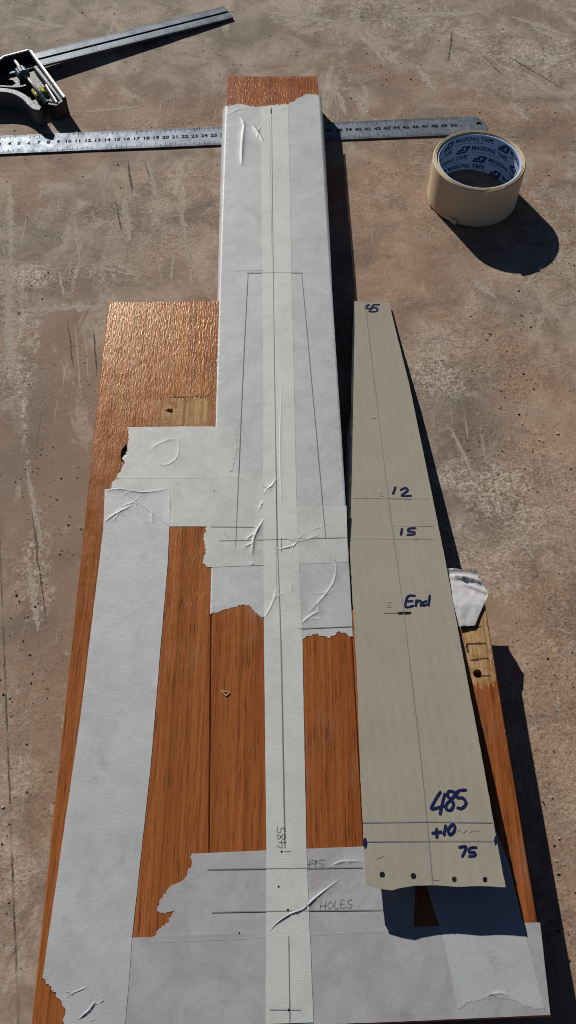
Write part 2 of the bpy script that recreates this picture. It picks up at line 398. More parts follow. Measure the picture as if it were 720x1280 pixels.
def gz(a, b):
    return -0.0006 + max(-1, min(1, noise.fractal((a*7, b*7, 0), 1, 2, 4))) * 0.0004 if abs(a) < 1 and abs(b) < 2 else -0.0006
def ground():
    X = axis(-0.62, 0.62, 0.003, 60); Y = axis(-0.06, 1.2, 0.003, 60)
    gx, gy = np.meshgrid(X, Y); nx, ny = len(X), len(Y)
    x, y = gx.ravel(), gy.ravel()
    z = np.array([gz(a, b) for a, b in zip(x, y)])
    verts = np.stack([x, y, z], 1)
    idx = np.arange(nx*ny).reshape(ny, nx)
    faces = np.stack([idx[:-1, :-1], idx[:-1, 1:], idx[1:, 1:], idx[1:, :-1]], -1).reshape(-1, 4)
    o = link('ground', verts.tolist(), faces.tolist(), M['concrete'], None, True)
    def blobs(items):
        w = np.zeros(len(x))
        for px, py, ra, rb, ang, s in items:
            c = P(px, py); a = math.radians(ang)
            dx, dy = x - c.x, y - c.y
            u = (dx*math.cos(a) + dy*math.sin(a)) / ra; v = (-dx*math.sin(a) + dy*math.cos(a)) / rb
            w = np.maximum(w, s * np.exp(-(u*u + v*v) ** 1.4))
        return w
    def lines(items):
        w = np.zeros(len(x))
        for (p, q, wd, s) in items:
            a, b = P(*p), P(*q); d = b - a; t = np.clip(((x-a.x)*d.x + (y-a.y)*d.y) / d.length_squared, 0, 1)
            dist = np.hypot(x - a.x - t*d.x, y - a.y - t*d.y); w = np.maximum(w, s*np.exp(-(dist/wd)**2))
        return w
    warp = np.array([noise.noise((a*22, b*22, 3)) if abs(a) < 1 and abs(b) < 2 else 0 for a, b in zip(x, y)])
    at = {}
    at['grey'] = blobs([(420, 15, .45, .10, 0, .8), (650, 40, .20, .12, 0, .8), (60, 20, .2, .06, 0, .5), (150, 300, .14, .10, 0, .45), (30, 560, .03, .25, 4, .7),
                        (640, 610, .10, .07, 20, .8), (550, 470, .05, .05, 0, .7), (640, 980, .06, .10, 0, .2), (60, 760, .05, .12, 0, .4)])
    at['smooth'] = blobs([(85, 560, .075, .17, 6, 1.0), (60, 460, .05, .09, 0, .9), (90, 760, .05, .14, 6, .8), (470, 85, .14, .05, -25, .35)])
    at['red'] = blobs([(690, 560, .06, .10, 0, .9), (600, 330, .10, .06, 0, .4), (690, 900, .05, .16, 8, .75), (470, 280, .05, .08, 0, .6), (10, 900, .05, .2, 0, .35), (600, 430, .09, .05, 0, .5),
                       (200, 230, .10, .03, 0, .35), (215, 330, .05, .05, 0, .4)])
    at['dark'] = blobs([(590, 530, .030, .045, 10, .9), (580, 650, .025, .02, 0, .7), (35, 780, .022, .018, 0, .7), (300, 40, .05, .03, 30, .5), (700, 170, .06, .03, 0, .45), (250, 120, .06, .03, 0, .3),
                        (470, 110, .07, .02, -30, .45), (25, 560, .02, .07, 0, .35), (60, 300, .05, .03, 0, .3)])
    at['crust'] = blobs([(640, 620, .055, .045, 20, 1), (545, 470, .03, .03, 0, .9), (560, 600, .03, .03, 0, .7), (60, 345, .08, .02, 0, .9), (25, 450, .02, .06, 0, .8), (640, 60, .12, .05, -20, .7),
                         (540, 40, .05, .05, -30, .6), (60, 260, .10, .012, 0, .5), (640, 700, .06, .05, 0, .55), (660, 820, .05, .08, 0, .35), (45, 720, .02, .05, 0, .8), (470, 240, .02, .04, 0, .5), (30, 110, .10, .03, 0, .5),
                         (20, 1000, .02, .15, 3, .4), (450, 25, .10, .05, 0, .5), (700, 250, .05, .04, 0, .3)])
    at['crust'] = np.maximum(at['crust'] * (1 + 0.8*warp), lines([((563, 535), (598, 605), .0025, 1.3), ((598, 605), (640, 680), .003, .9), ((25, 470), (36, 590), .004, .9), ((36, 590), (58, 720), .0035, .9), ((430, 110), (468, 150), .006, .8)]))
    at['dark'] = np.maximum(at['dark'] * (1 + 0.6*warp), 0)
    at['smooth'] = np.clip(at['smooth'] * (1 + 0.5*warp), 0, 1); at['red'] = np.clip(at['red'] * (1 + 0.7*warp), 0, 1); at['grey'] = at['grey'] * (1 + 0.6*warp)
    for k, w in at.items():
        a = o.data.attributes.new(k, 'FLOAT', 'POINT'); a.data.foreach_set('value', w.astype(np.float32))
    o['kind'] = 'structure'; o['label'] = 'weathered brown and grey concrete slab with pale crust'
    return o
slab = ground()

def residue(name, col, lo, hi):
    m, nt, b = mat(name); v = coords(nt)
    L(nt, mix(nt, nz(nt, v, 240, 3), tuple(k*0.7 for k in col), tuple(k*1.25 for k in col)), b.inputs['Base Color']); b.inputs['Roughness'].default_value = 0.9
    e = N(nt, 'Attribute', attribute_name='edge').outputs['Fac']
    f = mth(nt, 'ADD', mth(nt, 'MULTIPLY', nz(nt, v, 190, 4, 0.75), 1.3), mth(nt, 'MULTIPLY', e, 0.55))
    out = nt.nodes['Material Output']; tr = N(nt, 'BsdfTransparent'); mx = N(nt, 'MixShader')
    L(nt, ramp(nt, f, [(lo, 0), (hi, 0.85)]), mx.inputs[0]); L(nt, tr.outputs[0], mx.inputs[1]); L(nt, b.outputs[0], mx.inputs[2]); L(nt, mx.outputs[0], out.inputs[0])
    bump(nt, b, nz(nt, v, 300, 3), 0.5, 0.0012)
    return m
M['pale'] = residue('dried_cement_smear', (0.395, 0.335, 0.265), 0.95, 1.08); M['scuff'] = residue('dark_scuff', (0.085, 0.066, 0.050), 0.92, 1.10)
def scrape(a, b, w, material='pale', bend=0.0, sharp=1.0):
    # thin film of dried cement or a scuff drawn out on the slab between two points
    pa, pb = P(*a), P(*b); d = pb - pa; n = max(4, int(d.length/.004)); nn = Vector((-d.y, d.x, 0)).normalized(); v = []; f = []; e = []
    for i in range(n+1):
        t = i/n; c = pa + d*t + nn*(bend*math.sin(math.pi*t) + .0012*noise.noise((pa.x*50, t*d.length*60, 2)))
        ww = w * min(1, 0.15 + 3.5*t, 0.15 + 3.5*(1-t)) * (1 + .45*noise.noise((t*d.length*110, pa.x*90, 6)))
        for k, q in enumerate((-1, -.5, 0, .5, 1)):
            p = c + nn*ww*q; v.append((p.x, p.y, gz(p.x, p.y) + .00012)); e.append(1 - abs(q)*sharp)
    for i in range(n):
        for k in range(4): f.append((5*i+k, 5*i+k+1, 5*i+k+6, 5*i+k+5))
    o = link('scrape_mark', v, f, M[material], slab)
    at = o.data.attributes.new('edge', 'FLOAT', 'POINT'); at.data.foreach_set('value', e)
for a, b, w, mt in [((441, 32), (484, 80), .008, 'pale'), ((585, 60), (618, 84), .0024, 'pale'), ((594, 57), (642, 92), .0030, 'pale'), ((632, 68), (706, 112), .0016, 'scuff'), ((612, 78), (632, 96), .0014, 'scuff'), ((566, 36), (560, 78), .0022, 'scuff'),
                    ((118, 200), (134, 262), .0016, 'pale'), ((127, 200), (139, 240), .0013, 'pale'), ((92, 262), (100, 340), .0028, 'pale'), ((155, 246), (163, 302), .010, 'pale'), ((144, 250), (152, 292), .0015, 'scuff'), ((224, 245), (240, 356), .0050, 'pale'),
                    ((182, 196), (198, 252), .006, 'pale'), ((160, 200), (165, 242), .0022, 'scuff'), ((180, 200), (188, 226), .0010, 'scuff'), ((72, 330), (80, 372), .0035, 'pale'), ((110, 330), (170, 344), .004, 'pale'),
                    ((196, 310), (202, 352), .0015, 'pale'), ((218, 316), (214, 352), .0035, 'pale'), ((12, 225), (14, 330), .008, 'pale'), ((8, 330), (16, 470), .012, 'pale'), ((30, 388), (140, 380), .012, 'pale'),
                    ((94, 405), (102, 500), .0018, 'pale'), ((104, 400), (112, 480), .0013, 'pale'), ((84, 400), (92, 460), .0012, 'scuff'), ((116, 410), (121, 470), .0012, 'scuff'), ((34, 585), (52, 690), .0042, 'pale'), ((40, 640), (58, 780), .0012, 'scuff'), ((36, 700), (48, 790), .006, 'pale'),
                    ((562, 532), (600, 610), .0030, 'pale'), ((640, 660), (668, 700), .003, 'pale'), ((100, 800), (78, 960), .006, 'pale'),
                    ((330, 14), (420, 26), .014, 'pale'), ((500, 20), (600, 14), .012, 'pale'), ((640, 20), (716, 46), .009, 'pale'), ((520, 80), (545, 116), .010, 'pale'), ((560, 60), (578, 88), .012, 'pale'), ((655, 90), (690, 118), .010, 'pale'), 
                    ((640, 128), (660, 150), .010, 'pale'), ((420, 110), (434, 146), .006, 'pale'), ((700, 300), (640, 380), .004, 'pale'),
                    ((20, 20), (90, 36), .010, 'pale'), ((200, 40), (240, 52), .012, 'pale'), ((100, 140), (180, 132), .006, 'pale'), ((590, 350), (620, 372), .008, 'pale')]:
    scrape(a, b, w, mt)

# ------------------------------------------------------------------ the taped wooden blank
T = 0.033                                                    # height of its upper face
blank = root('wooden_blank', P(360, 900, 0), 'orange varnished three-board wooden instrument blank with neck, covered in white tape', 'wooden blank')
def pw(pts, z=T): return [tuple(P(x, y, z)[:2]) for x, y in pts]
rest = lambda x, y: 0.0012 * max(0.0, min(1.0, (y - 0.10) / 0.62)) + 0.0001    # the far end rides on the ruler
CL = [(285, 95), (277, 330), (264.5, 760), (262, 1060), (258, 1288)]          # joints between the boards
CR = [(396.5, 95), (411, 330), (438, 757), (455, 1060), (466, 1280)]
def circle(px, py, r, z=T, n=14, sy=1.0):
    c = P(px, py, z); return [(c.x + r*math.cos(2*math.pi*i/n), c.y + sy*r*math.sin(2*math.pi*i/n)) for i in range(n)]
def shift(pts, d): return [(x + d, y) for x, y in pts]
def sample(a, b, n): return [(a[0] + (b[0]-a[0])*i/n, a[1] + (b[1]-a[1])*i/n) for i in range(n)]
left_out = [(135, 377)] + [(c[0]-0.7, c[1]) for c in [(275.4, 376)] + CL[2:]] + [(38, 1290)]
mid_out = CL + CR[::-1]
right_out = [(438.7, 762)] + [(c[0]+0.7, c[1]) for c in CR[3:]] + [(689, 1271), (672, 1153), (623, 857), (606.5, 754)]
hole_a = circle(597, 842, 0.0030)
def board(pts, seed, holes=(), bare=(), cuts=()):
    poly = ccw(pw(pts)); x0, x1 = min(p[0] for p in poly), max(p[0] for p in poly); y0, y1 = min(p[1] for p in poly), max(p[1] for p in poly)
    inner = offset_poly(poly, 0.003)
    gp = []
    for r in bare:                                            # finer mesh where the varnish is scraped away
        a, b = r
        gp += [(xx, yy) for xx in np.arange(a[0]-.006, b[0]+.006, .0015) for yy in np.arange(a[1]-.006, b[1]+.006, .0015) if inside((xx, yy), inner) and not any(inside((xx, yy), h) for h in holes)]
    o = plate(poly, 0, T, holes, 0.0007, rest, gp).build('board', varnished_wood(seed, 0.15 if seed == 1.0 else 0.0), blank)
    off = world_loc(o); w = []; cw = []
    for vtx in o.data.vertices:
        x, y, z = vtx.co + off; s = 0; c = 0
        for a, b in bare:
            d = min(x-a[0], b[0]-x, y-a[1], b[1]-y); s = max(s, min(1, max(0, 0.42 + d/.015)))
        for a, b in cuts:
            d, _ = seg_dist((x, y), a, b); c = max(c, max(0, 1 - d/.0024))
        w.append(s if z > T-.002 else 0); cw.append(c if z > T-.002 else 0)
    for nme, ww in (('bare', w), ('cut', cw)):
        at = o.data.attributes.new(nme, 'FLOAT', 'POINT'); at.data.foreach_set('value', ww)
    return o
b0 = P(196, 533, T); b1 = P(272, 497, T)
hole_b = [tuple(P(x, y, T)[:2]) for x, y in ((206, 513), (211, 510.5), (216, 511), (216, 516), (211, 515.5))]
hole_c = [tuple(P(x, y, T)[:2]) for x, y in ((150.5, 571), (152, 562), (157, 556), (161, 553), (165, 560), (162, 572), (157, 577), (152, 577))]
board(left_out, 1.0, [ccw(hole_b), ccw(hole_c)], [(b0[:2], b1[:2])], [(tuple(P(212, 497, T)[:2]), tuple(P(262, 495, T)[:2]))])
board(mid_out, 2.3)
r0 = P(575, 858, T); r1 = P(640, 700, T)
cut = lambda a, b: (tuple(P(*a, T)[:2]), tuple(P(*b, T)[:2]))
board(right_out, 4.1, [ccw(hole_a)], [((r0[0], r0[1]), (r1[0], r1[1]))],
      [cut((580, 784), (613, 783)), cut((583, 805), (616, 804)), cut((588, 825), (618, 823)), cut((596, 845), (621, 845)), cut((583, 806), (585, 815))])
sc = [P(152.5, 574, T - .001), P(156, 577, T - .001), P(160.5, 570, T - .0015), P(161, 559, T - .006), P(157, 560, T - .007), P(154, 566, T - .004)]
link('tape_scrap', [tuple(q) for q in sc], [(0, 1, 2, 5), (2, 3, 4, 5)], M['tape_solid'], blank)
# tongue along the right hand board and the groove's lips on the left hand one
m = MB(); pr = pw([(623, 862), (672, 1153), (688.5, 1270)])
for a, b in zip(pr[:-1], pr[1:]):
    v = []
    for p in (a, b): v += [(p[0]-.0005, p[1], .013), (p[0]+.0045, p[1], .0135), (p[0]+.0045, p[1], .0185), (p[0]-.0005, p[1], .019)]
    m.add(v, [(0,1,5,4),(1,2,6,5),(2,3,7,6),(3,0,4,7),(3,2,1,0),(4,5,6,7)])
m.build('tongue', varnished_wood(4.1), blank)

# ---- strips of masking tape on it
def torn(outline, z, step=0.0010, amp=0.0007):
    """px outline; a third item marks the stretch to the next point as torn"""
    out = []; n = len(outline)
    for i in range(n):
        a, b = outline[i], outline[(i+1) % n]; pa, pb = P(a[0], a[1], z), P(b[0], b[1], z)
        tear = len(a) > 2; d = pb - pa; k = max(1, int(d.length / (step if tear else 0.006)))
        nn = Vector((-d.y, d.x, 0)).normalized()
        for j in range(k):
            q = pa + d * (j / k)
            if tear and j: q = q + nn * (noise.noise((q.x*1100, q.y*1100, 1)) * amp * 1.9 + noise.noise((q.x*250, q.y*250, 5)) * amp * 1.8)
            elif j: q = q + nn * noise.noise((q.x*120, q.y*120, 9)) * 0.00018
            out.append((q.x, q.y))
    return out
LAY = 0.00007
def ripple(x, y): return 0.0
def line_x(edge, y):
    """x of a px polyline edge at world y"""
    e = [P(a, b, T) for a, b in edge]
    for a, b in zip(e[:-1], e[1:]):
        if (a.y >= y >= b.y): return a.x + (b.x - a.x) * (a.y - y) / (a.y - b.y)
    return e[0].x if y > e[0].y else e[-1].x
RIDGES = []
def tape(outline, layer, ridges=(), material='tape', droop=None, label=None, own=None):
    z = T + 0.00006 + LAY * layer
    loop = ccw(torn(outline, z)); rid = [([tuple(P(a, b, z)[:2]) for a, b in smooth_line(r[0], 4)], r[1]*.72, r[2]*(.8 if r[2] > .0011 else .6)) for r in ridges]
    for r, w, h in list(rid):                                  # finer creases branch off the main ones
        if len(r) < 4 or h < .00025: continue
        for _ in range(2):
            i = random.randrange(1, len(r) - 2); d = Vector((r[i+1][0]-r[i][0], r[i+1][1]-r[i][1])).normalized() * random.choice((-1, 1))
            a = random.choice((-1, 1)) * random.uniform(.35, .9); c, s_ = math.cos(a), math.sin(a); d = Vector((d.x*c - d.y*s_, d.x*s_ + d.y*c)); ln = random.uniform(.004, .011)
            rid.append(([r[i], (r[i][0] + d.x*ln*.5, r[i][1] + d.y*ln*.5), (r[i][0] + d.x*ln + random.uniform(-.001, .001), r[i][1] + d.y*ln)], w*.7, h*.45))
    x0, x1 = min(p[0] for p in loop), max(p[0] for p in loop); y0, y1 = min(p[1] for p in loop), max(p[1] for p in loop)
    pts = []
    for yy in np.arange(y0, y1, 0.005):
        for xx in np.arange(x0, x1, 0.005):
            q = (xx + random.uniform(-.0012, .0012), yy + random.uniform(-.0012, .0012))
            if inside(q, loop) and min(seg_dist(q, loop[i-1], loop[i])[0] for i in range(len(loop))) > 0.0012: pts.append(q)
    for r, w, h in rid:
        for a, b in zip(r[:-1], r[1:]):
            d = Vector((b[0]-a[0], b[1]-a[1])); k = max(1, int(d.length / .0012))
            if d.length == 0: continue
            nn = Vector((-d.y, d.x)).normalized()
            for j in range(k):
                for s in (-2.4, -1.2, -.5, 0, .5, 1.2, 2.4):
                    q = (a[0] + d.x*j/k + nn.x*s*w, a[1] + d.y*j/k + nn.y*s*w)
                    if inside(q, loop) and min(seg_dist(q, loop[i-1], loop[i])[0] for i in range(len(loop))) > 0.0004: pts.append(q)
    if droop:
        for yy in np.arange(y0, y1, 0.003):
            for s in (-.0003, .0003, .001, .002, .0032):
                q = (line_x(droop[0], yy) + droop[1]*s, yy)
                if inside(q, loop) and min(seg_dist(q, loop[i-1], loop[i])[0] for i in range(len(loop))) > 0.0004: pts.append(q)
    v2, tri, _ = fill(loop, (), pts); V = []
    for x, y in v2:
        h = z + ripple(x, y)
        for r, w, a in rid:
            L_ = len(r) - 1; best = min(((seg_dist((x, y), r[i], r[i+1]), i) for i in range(L_)), key=lambda e: e[0][0])
            (d, t), i = best; s = (i + t) / L_; h += a * math.exp(-abs(d/w)**1.15 * 1.1) * min(1, 3*s + .12, 3*(1-s) + .12)
        if droop:
            over = droop[1] * (x - line_x(droop[0], y)) - 0.0003
            if over > 0: h -= min(0.008, 0.22*over + 200*over*over)
        V.append((x, y, h))
    o = link('tape_strip', V, tri, M[material], blank, True)
    if label: o['label'] = label
    return o, z
def on_tape(parent, z, strokes, width, name='pencil_line', material='pencil', n=4):
    m = MB()
    if name == 'pencil_line' and len(strokes) > 1:
        return [on_tape(parent, z, [s], width, name, material, n) for s in strokes][0]
    for s in strokes:
        s = smooth_line(s, n) if len(s) > 2 else sample(s[0], s[1], 14) + [s[1]]
        pts = [P(a, b, z) for a, b in s]; ribbon(m, [(p.x, p.y, z + 0.00006 + ripple(p.x, p.y)) for p in pts], width)
    return m.build(name, M[material], parent)
def zoomed(x0, y0, s, strokes): return [[(x0 + s*a, y0 + s*b) for a, b in st] for st in strokes]

# horizontal strip across the lower left, then the long ones
tape([(240, 1067), (330, 1063), (455, 1058), (519, 1056), (519, 1118), (517, 1163), (480, 1165), (330, 1173), (188, 1179, 1), (195, 1165, 1), (207, 1154, 1), (219, 1138, 1), (207, 1142, 1), (196, 1139, 1), (199, 1128, 1), (211, 1110, 1), (228, 1101, 1), (238, 1085, 1)],
     2, [([(333, 1170), (345, 1155), (362, 1143), (378, 1137), (395, 1122), (424, 1099)], .0007, .0013), ([(412, 1084), (428, 1077), (452, 1077)], .0008, .0008), ([(190, 1171), (330, 1166)], .0016, .0002)], 'tape_across')
o_a = bpy.context.scene.objects[-1] if False else [o for o in blank.children if o.name.startswith('tape_strip')][-1]; z_a = T + 0.00006 + LAY*2
tape([(98, 1173), (166, 1172), (300, 1169), (480, 1160), (560, 1157), (675, 1153), (688, 1268.5), (500, 1277), (86, 1292), (78, 1275, 1), (84, 1262, 1), (74, 1240, 1), (76, 1216, 1), (92, 1198, 1)], 1,
     [([(78, 1250), (95, 1240), (115, 1231)], .0009, .0011), ([(96, 1276), (112, 1262), (120, 1250)], .0010, .0014), ([(124, 1262), (130, 1245), (138, 1228)], .0007, .0007), ([(110, 1280), (122, 1270)], .0008, .0009), ([(150, 1240), (157, 1228)], .0007, .0006)], 'tape_across')
v_left, z_v = tape([(131, 612, 1), (150, 610, 1), (180, 614, 1), (212, 609), (213, 632), (209.5, 705), (188, 960), (165, 1172), (160, 1240), (156, 1284), (80, 1292), (82, 1262, 1), (70, 1243, 1), (53, 1222), (100, 900), (129, 662)], 5,
     [([(131, 652), (145, 642), (165, 632)], .0008, .0010), ([(152, 633), (168, 628), (170, 634)], .0007, .0005), ([(190, 638), (191, 656)], .0006, .0005), ([(132, 613.5), (150, 611.5), (180, 615.5), (211, 611)], .0007, .0008), ([(211.5, 611), (212, 655)], .0006, .0004)])
tape([(160, 534), (225, 533), (265, 533), (294, 536, 1), (297, 560, 1), (291, 585, 1), (286, 597.5), (200, 598), (145, 598, 1), (152, 585, 1), (158, 570, 1), (161, 550, 1)], 5,
     [([(188, 562), (196, 556), (210, 550), (220, 549)], .0010, .0004), ([(195, 578), (208, 581), (222, 570), (223, 545)], .0009, .0004)], 'tape_cross')
neck_l, z_l = tape([(278, 133, 1), (292, 131, 1), (300, 129, 1), (318, 134, 1), (342, 131), (345, 400), (348, 670), (331, 772, 1), (322, 768, 1), (312, 757, 1), (300, 756, 1), (280, 762, 1), (262, 767), (260, 709), (264, 560), (271.5, 378), (275, 230)], 2,
     [([(306, 150), (303, 180), (302, 206)], .0016, .0016), ([(316, 157), (324, 168), (331, 181)], .0016, .0012), ([(282, 145), (300, 136), (318, 138)], .0022, .0006)], droop=(CL, -1))
neck_r, z_r = tape([(340, 131, 1), (360, 130, 1), (376, 121, 1), (383, 117, 1), (402, 119), (408, 208), (416, 378), (428, 560), (435, 680), (441, 796, 1), (424, 789, 1), (412, 798, 1), (398, 793, 1), (375, 797), (350, 797), (347, 670), (343, 400)], 3,
     [([(376, 780), (388, 770), (402, 763)], .0009, .0008), ([(385, 766), (405, 745), (418, 725), (421, 700)], .0010, .0007), ([(417, 688), (420, 712)], .0008, .0006), ([(384, 664), (398, 660), (410, 656)], .0010, .0006)], droop=(CR, 1))
tape([(140, 602, 1), (150, 597), (262, 592), (338, 592, 1), (346, 604, 1), (332, 622, 1), (326, 634, 1), (322, 658), (212, 658), (134, 660)], 4, [([(325, 604), (338, 612), (345, 604)], .0008, .0009), ([(322, 640), (330, 624)], .0008, .0008)], 'tape_cross')
tape([(262, 636), (345, 634), (433, 632), (435, 703), (340, 706), (258.5, 709, 1), (253, 703, 1), (257, 688, 1), (255, 672, 1), (258, 655)], 5,
     [([(315, 695), (318, 672), (329, 650)], .0010, .0013), ([(314, 716), (316, 700)], .0009, .0008), ([(345, 687), (365, 683), (372, 676)], .0009, .0010), ([(352, 671), (375, 676), (400, 668)], .0010, .0006), ([(276, 662), (286, 672)], .0008, .0005)], 'tape_cross')
centre, z_c = tape([(325.5, 134), (360, 131), (368, 500), (371, 640), (378, 800), (383, 1060), (392, 1278), (332, 1280), (333, 1060), (330, 800), (329, 640), (329, 430)], 6,
     [([(320 + 12, 612), (340, 607), (345, 597)], .0008, .0008), ([(329, 775), (340, 755), (346, 735)], .0009, .0006), ([(366, 740), (363, 728)], .0007, .0005), ([(352, 640), (350, 560), (352, 480)], .0007, .0003)], 'tape_thin')
v_right, z_vr = tape([(510, 1045), (619, 1035), (637, 1083), (658, 1173), (681, 1262, 1), (660, 1259, 1), (640, 1251, 1), (613, 1243, 1), (611, 1249, 1), (590, 1251, 1), (580, 1257, 1), (572, 1261), (556, 1180), (549, 1158), (534, 1110)], 3,
     [([(606, 1246), (625, 1241), (640, 1247)], .0009, .0006)], 'tape')

# a crumpled piece of tape sticking out over the far end of the right hand board
def flap():
    out = [(557, 707), (570, 706), (585, 709), (599, 709), (599, 717), (605, 727), (612, 739), (607, 751), (600, 766), (594, 781), (585, 782), (574, 783), (565, 745)]
    loop = ccw([tuple(P(a, b, T+.003)[:2]) for a, b in [q for i in range(len(out)) for q in sample(out[i], out[(i+1) % len(out)], 3)]])
    x0, x1 = min(p[0] for p in loop), max(p[0] for p in loop); y0, y1 = min(p[1] for p in loop), max(p[1] for p in loop); pts = []
    for yy in np.arange(y0, y1, .0014):
        for xx in np.arange(x0, x1, .0014):
            q = (xx, yy)
            if inside(q, loop) and min(seg_dist(q, loop[i-1], loop[i])[0] for i in range(len(loop))) > .0007: pts.append(q)
    v2, tri, _ = fill(loop, (), pts); V = []
    folds = [([(570, 719), (588, 722), (604, 727)], .0013, .0030), ([(578, 728), (592, 734), (606, 740)], .0010, .0022), ([(560, 714), (585, 714), (598, 716)], .0018, -.002), ([(592, 742), (603, 752)], .0010, .0010), ([(575, 728), (590, 728)], .0010, -.0012)]
    end = P(590, 757, T).y
    for x, y in v2:
        h = T + .0016 + .0012*abs(noise.noise((x*80, y*80, 4))) + .0006*abs(noise.noise((x*260, y*160, 1))) + (x - P(590, 745, T).x) * -.03
        for r, w, a in folds:
            r = [tuple(P(p, q, T)[:2]) for p, q in r]
            d = min(seg_dist((x, y), r[i], r[i+1])[0] for i in range(len(r)-1)); h += a*math.exp(-abs(d/w)**1.3)
        h = max(h, T + .0005) if y < end else h - .004*min(1, (y-end)/.02)
        V.append((x, y, h))
    o = link('tape_flap', V, tri, M['tape_solid'], blank, True); o['label'] = 'crumpled loose end of white tape curling past the board end'
    # stuck-down root of the flap
flap()

# ---- pencil work on the tape
on_tape(centre, z_c, [[(339.5, 134), (341.5, 330), (346, 640), (351, 800), (356, 1060)], [(361, 1170), (362.5, 1278)], [(352, 672), (352, 690)]], .0007)
on_tape(centre, z_c, [[(337, 150), (340, 320)], [(345, 560), (346, 740)], [(352, 800), (357, 1060)]], .0004, material='faint_tape')
on_tape(centre, z_c, [[(339, 136), (339, 142)]], .0011, material='black')
on_tape(neck_l, z_l + LAY*4, [[(309, 341), (343, 341)], [(310, 341), (304, 460), (298, 600), (294.5, 684)], [(262, 658.5), (318, 659)], [(274, 676), (345, 674.5)]], .0006)
on_tape(neck_r, z_r + LAY*3, [[(343, 341), (378, 341)], [(377, 341), (386, 440), (397, 560), (407, 673)], [(345, 674.5), (433, 672)], [(372, 786), (441, 783)]], .0006)
on_tape(neck_l, z_l + LAY*4, [[(292, 338), (330, 338)]], .0004, material='faint_tape')
on_tape(v_left, z_v, [[(150, 612), (212, 658)]], .0003, material='faint_tape')
on_tape(o_a, z_a + LAY*4, zoomed(180, 1020, .4167, [[(190, 160), (655, 155)], [(203, 289), (435, 285), (717, 282)]]), .0005)
on_tape(o_a, z_a, zoomed(180, 1020, .4167, [[(490, 128), (478, 145), (502, 144)], [(498, 132), (495, 156)], [(515, 135), (505, 133), (504, 142), (514, 143), (517, 133), (514, 156)], [(541, 132), (526, 133), (525, 142), (538, 145), (536, 155), (523, 155)]]), .0006, 'handwriting', 'pencil')
on_tape(o_a, z_a, zoomed(180, 1020, .4167, [[(531, 260), (528, 283)], [(546, 255), (543, 281)], [(530, 271), (545, 269)], [(560, 257), (551, 268), (557, 279), (567, 268), (560, 257)], [(574, 254), (572, 278), (585, 276)],
        [(602, 252), (591, 254), (590, 276), (604, 274)], [(590, 265), (600, 264)], [(624, 251), (612, 256), (614, 264), (624, 266), (620, 276), (608, 275)]]), .0006, 'handwriting', 'pencil')
on_tape(centre, z_c, zoomed(180, 1020, .4167, [[(400, 90), (414, 95), (412, 74)], [(404, 80), (426, 80)], [(410, 62), (402, 56), (399, 63), (404, 70), (411, 62), (419, 54), (424, 62), (419, 71), (411, 62)], [(400, 34), (400, 48), (410, 48), (411, 38), (421, 37), (424, 47)]]), .0006, 'handwriting', 'pencil')
on_tape(centre, z_c, zoomed(180, 1020, .4167, [[(377, 582), (470, 583)], [(422, 107), (440, 106)]]), .0006)
for px, py, r in ((348.3, 1108.3, .0009), (360, 1137.5, .0010), (298.8, 1166, .0007), (361, 1262.5, .0010), (352, 1064.5, .0010), (268, 613, .0006)):
    m = MB(); r *= .7; c = P(px, py, z_c); k = 8; m.add([(c.x + r*math.cos(i*.785), c.y + r*math.sin(i*.785), z_c + .00008) for i in range(k)], [tuple(range(k))]); m.build('pencil_dot', M['black'], centre)

# ------------------------------------------------------------------ cardboard template leaning over the right hand board
PROF = [(0.00, .0548), (.07, .0503), (.16, .0440), (.245, .0366), (.345, .0262), (.44, .0160), (.565, .0040), (.70, .0035)]
def hprof(y):
    ys = [p[0] for p in PROF]; y = max(ys[0], min(ys[-1], y))
    for i in range(len(PROF)-1):
        if y <= PROF[i+1][0]:
            p0 = PROF[max(0, i-1)]; p1 = PROF[i]; p2 = PROF[i+1]; p3 = PROF[min(len(PROF)-1, i+2)]
            t = (y - p1[0]) / (p2[0] - p1[0]); d = p2[0]-p1[0]
            m1 = (p2[1]-p0[1])/(p2[0]-p0[0]) * d; m2 = (p3[1]-p1[1])/(p3[0]-p1[0]) * d
            return (2*t**3-3*t**2+1)*p1[1] + (t**3-2*t**2+t)*m1 + (-2*t**3+3*t**2)*p2[1] + (t**3-t**2)*m2
def Pc(px, py, up=0.0):
    z = 0.03
    for _ in range(14): z = hprof(P(px, py, z).y)
    p = P(px, py, z); return Vector((p.x, p.y, z + up))
card = root('cardboard_template', Pc(461, 380) * 1.0 - Vector((0, 0, .0035)), 'tapered grey cardboard template with blue handwritten numbers leaning on the wooden blank', 'template')
edge = [(442.5, 376.5), (486.5, 378), (512, 482), (530, 570), (557, 702), (579, 822), (605, 960), (620, 1045), (632, 1109), (600, 1107.5), (572, 1108.5), (545, 1106.5), (519, 1107), (500, 1110), (490, 1113), (476, 1111), (458, 1106),
        (455, 1060), (450, 960), (446, 840), (438, 700), (435, 666), (433, 604), (434, 540), (439, 512), (439, 480), (440.5, 418)]
loop = []
for i in range(len(edge)):
    a, b = Pc(*edge[i]), Pc(*edge[(i+1) % len(edge)]); d = b - a; k = max(1, int(d.length/.0035)); nn = Vector((-d.y, d.x, 0)).normalized()
    for j in range(k):
        q = a + d*(j/k); q = q + nn*noise.noise((q.x*300, q.y*300, 8))*(.0003 if j else 0)
        loop.append((q.x, q.y))
loop = ccw(loop); pts = []
x0, x1 = min(p[0] for p in loop), max(p[0] for p in loop); y0, y1 = min(p[1] for p in loop), max(p[1] for p in loop)
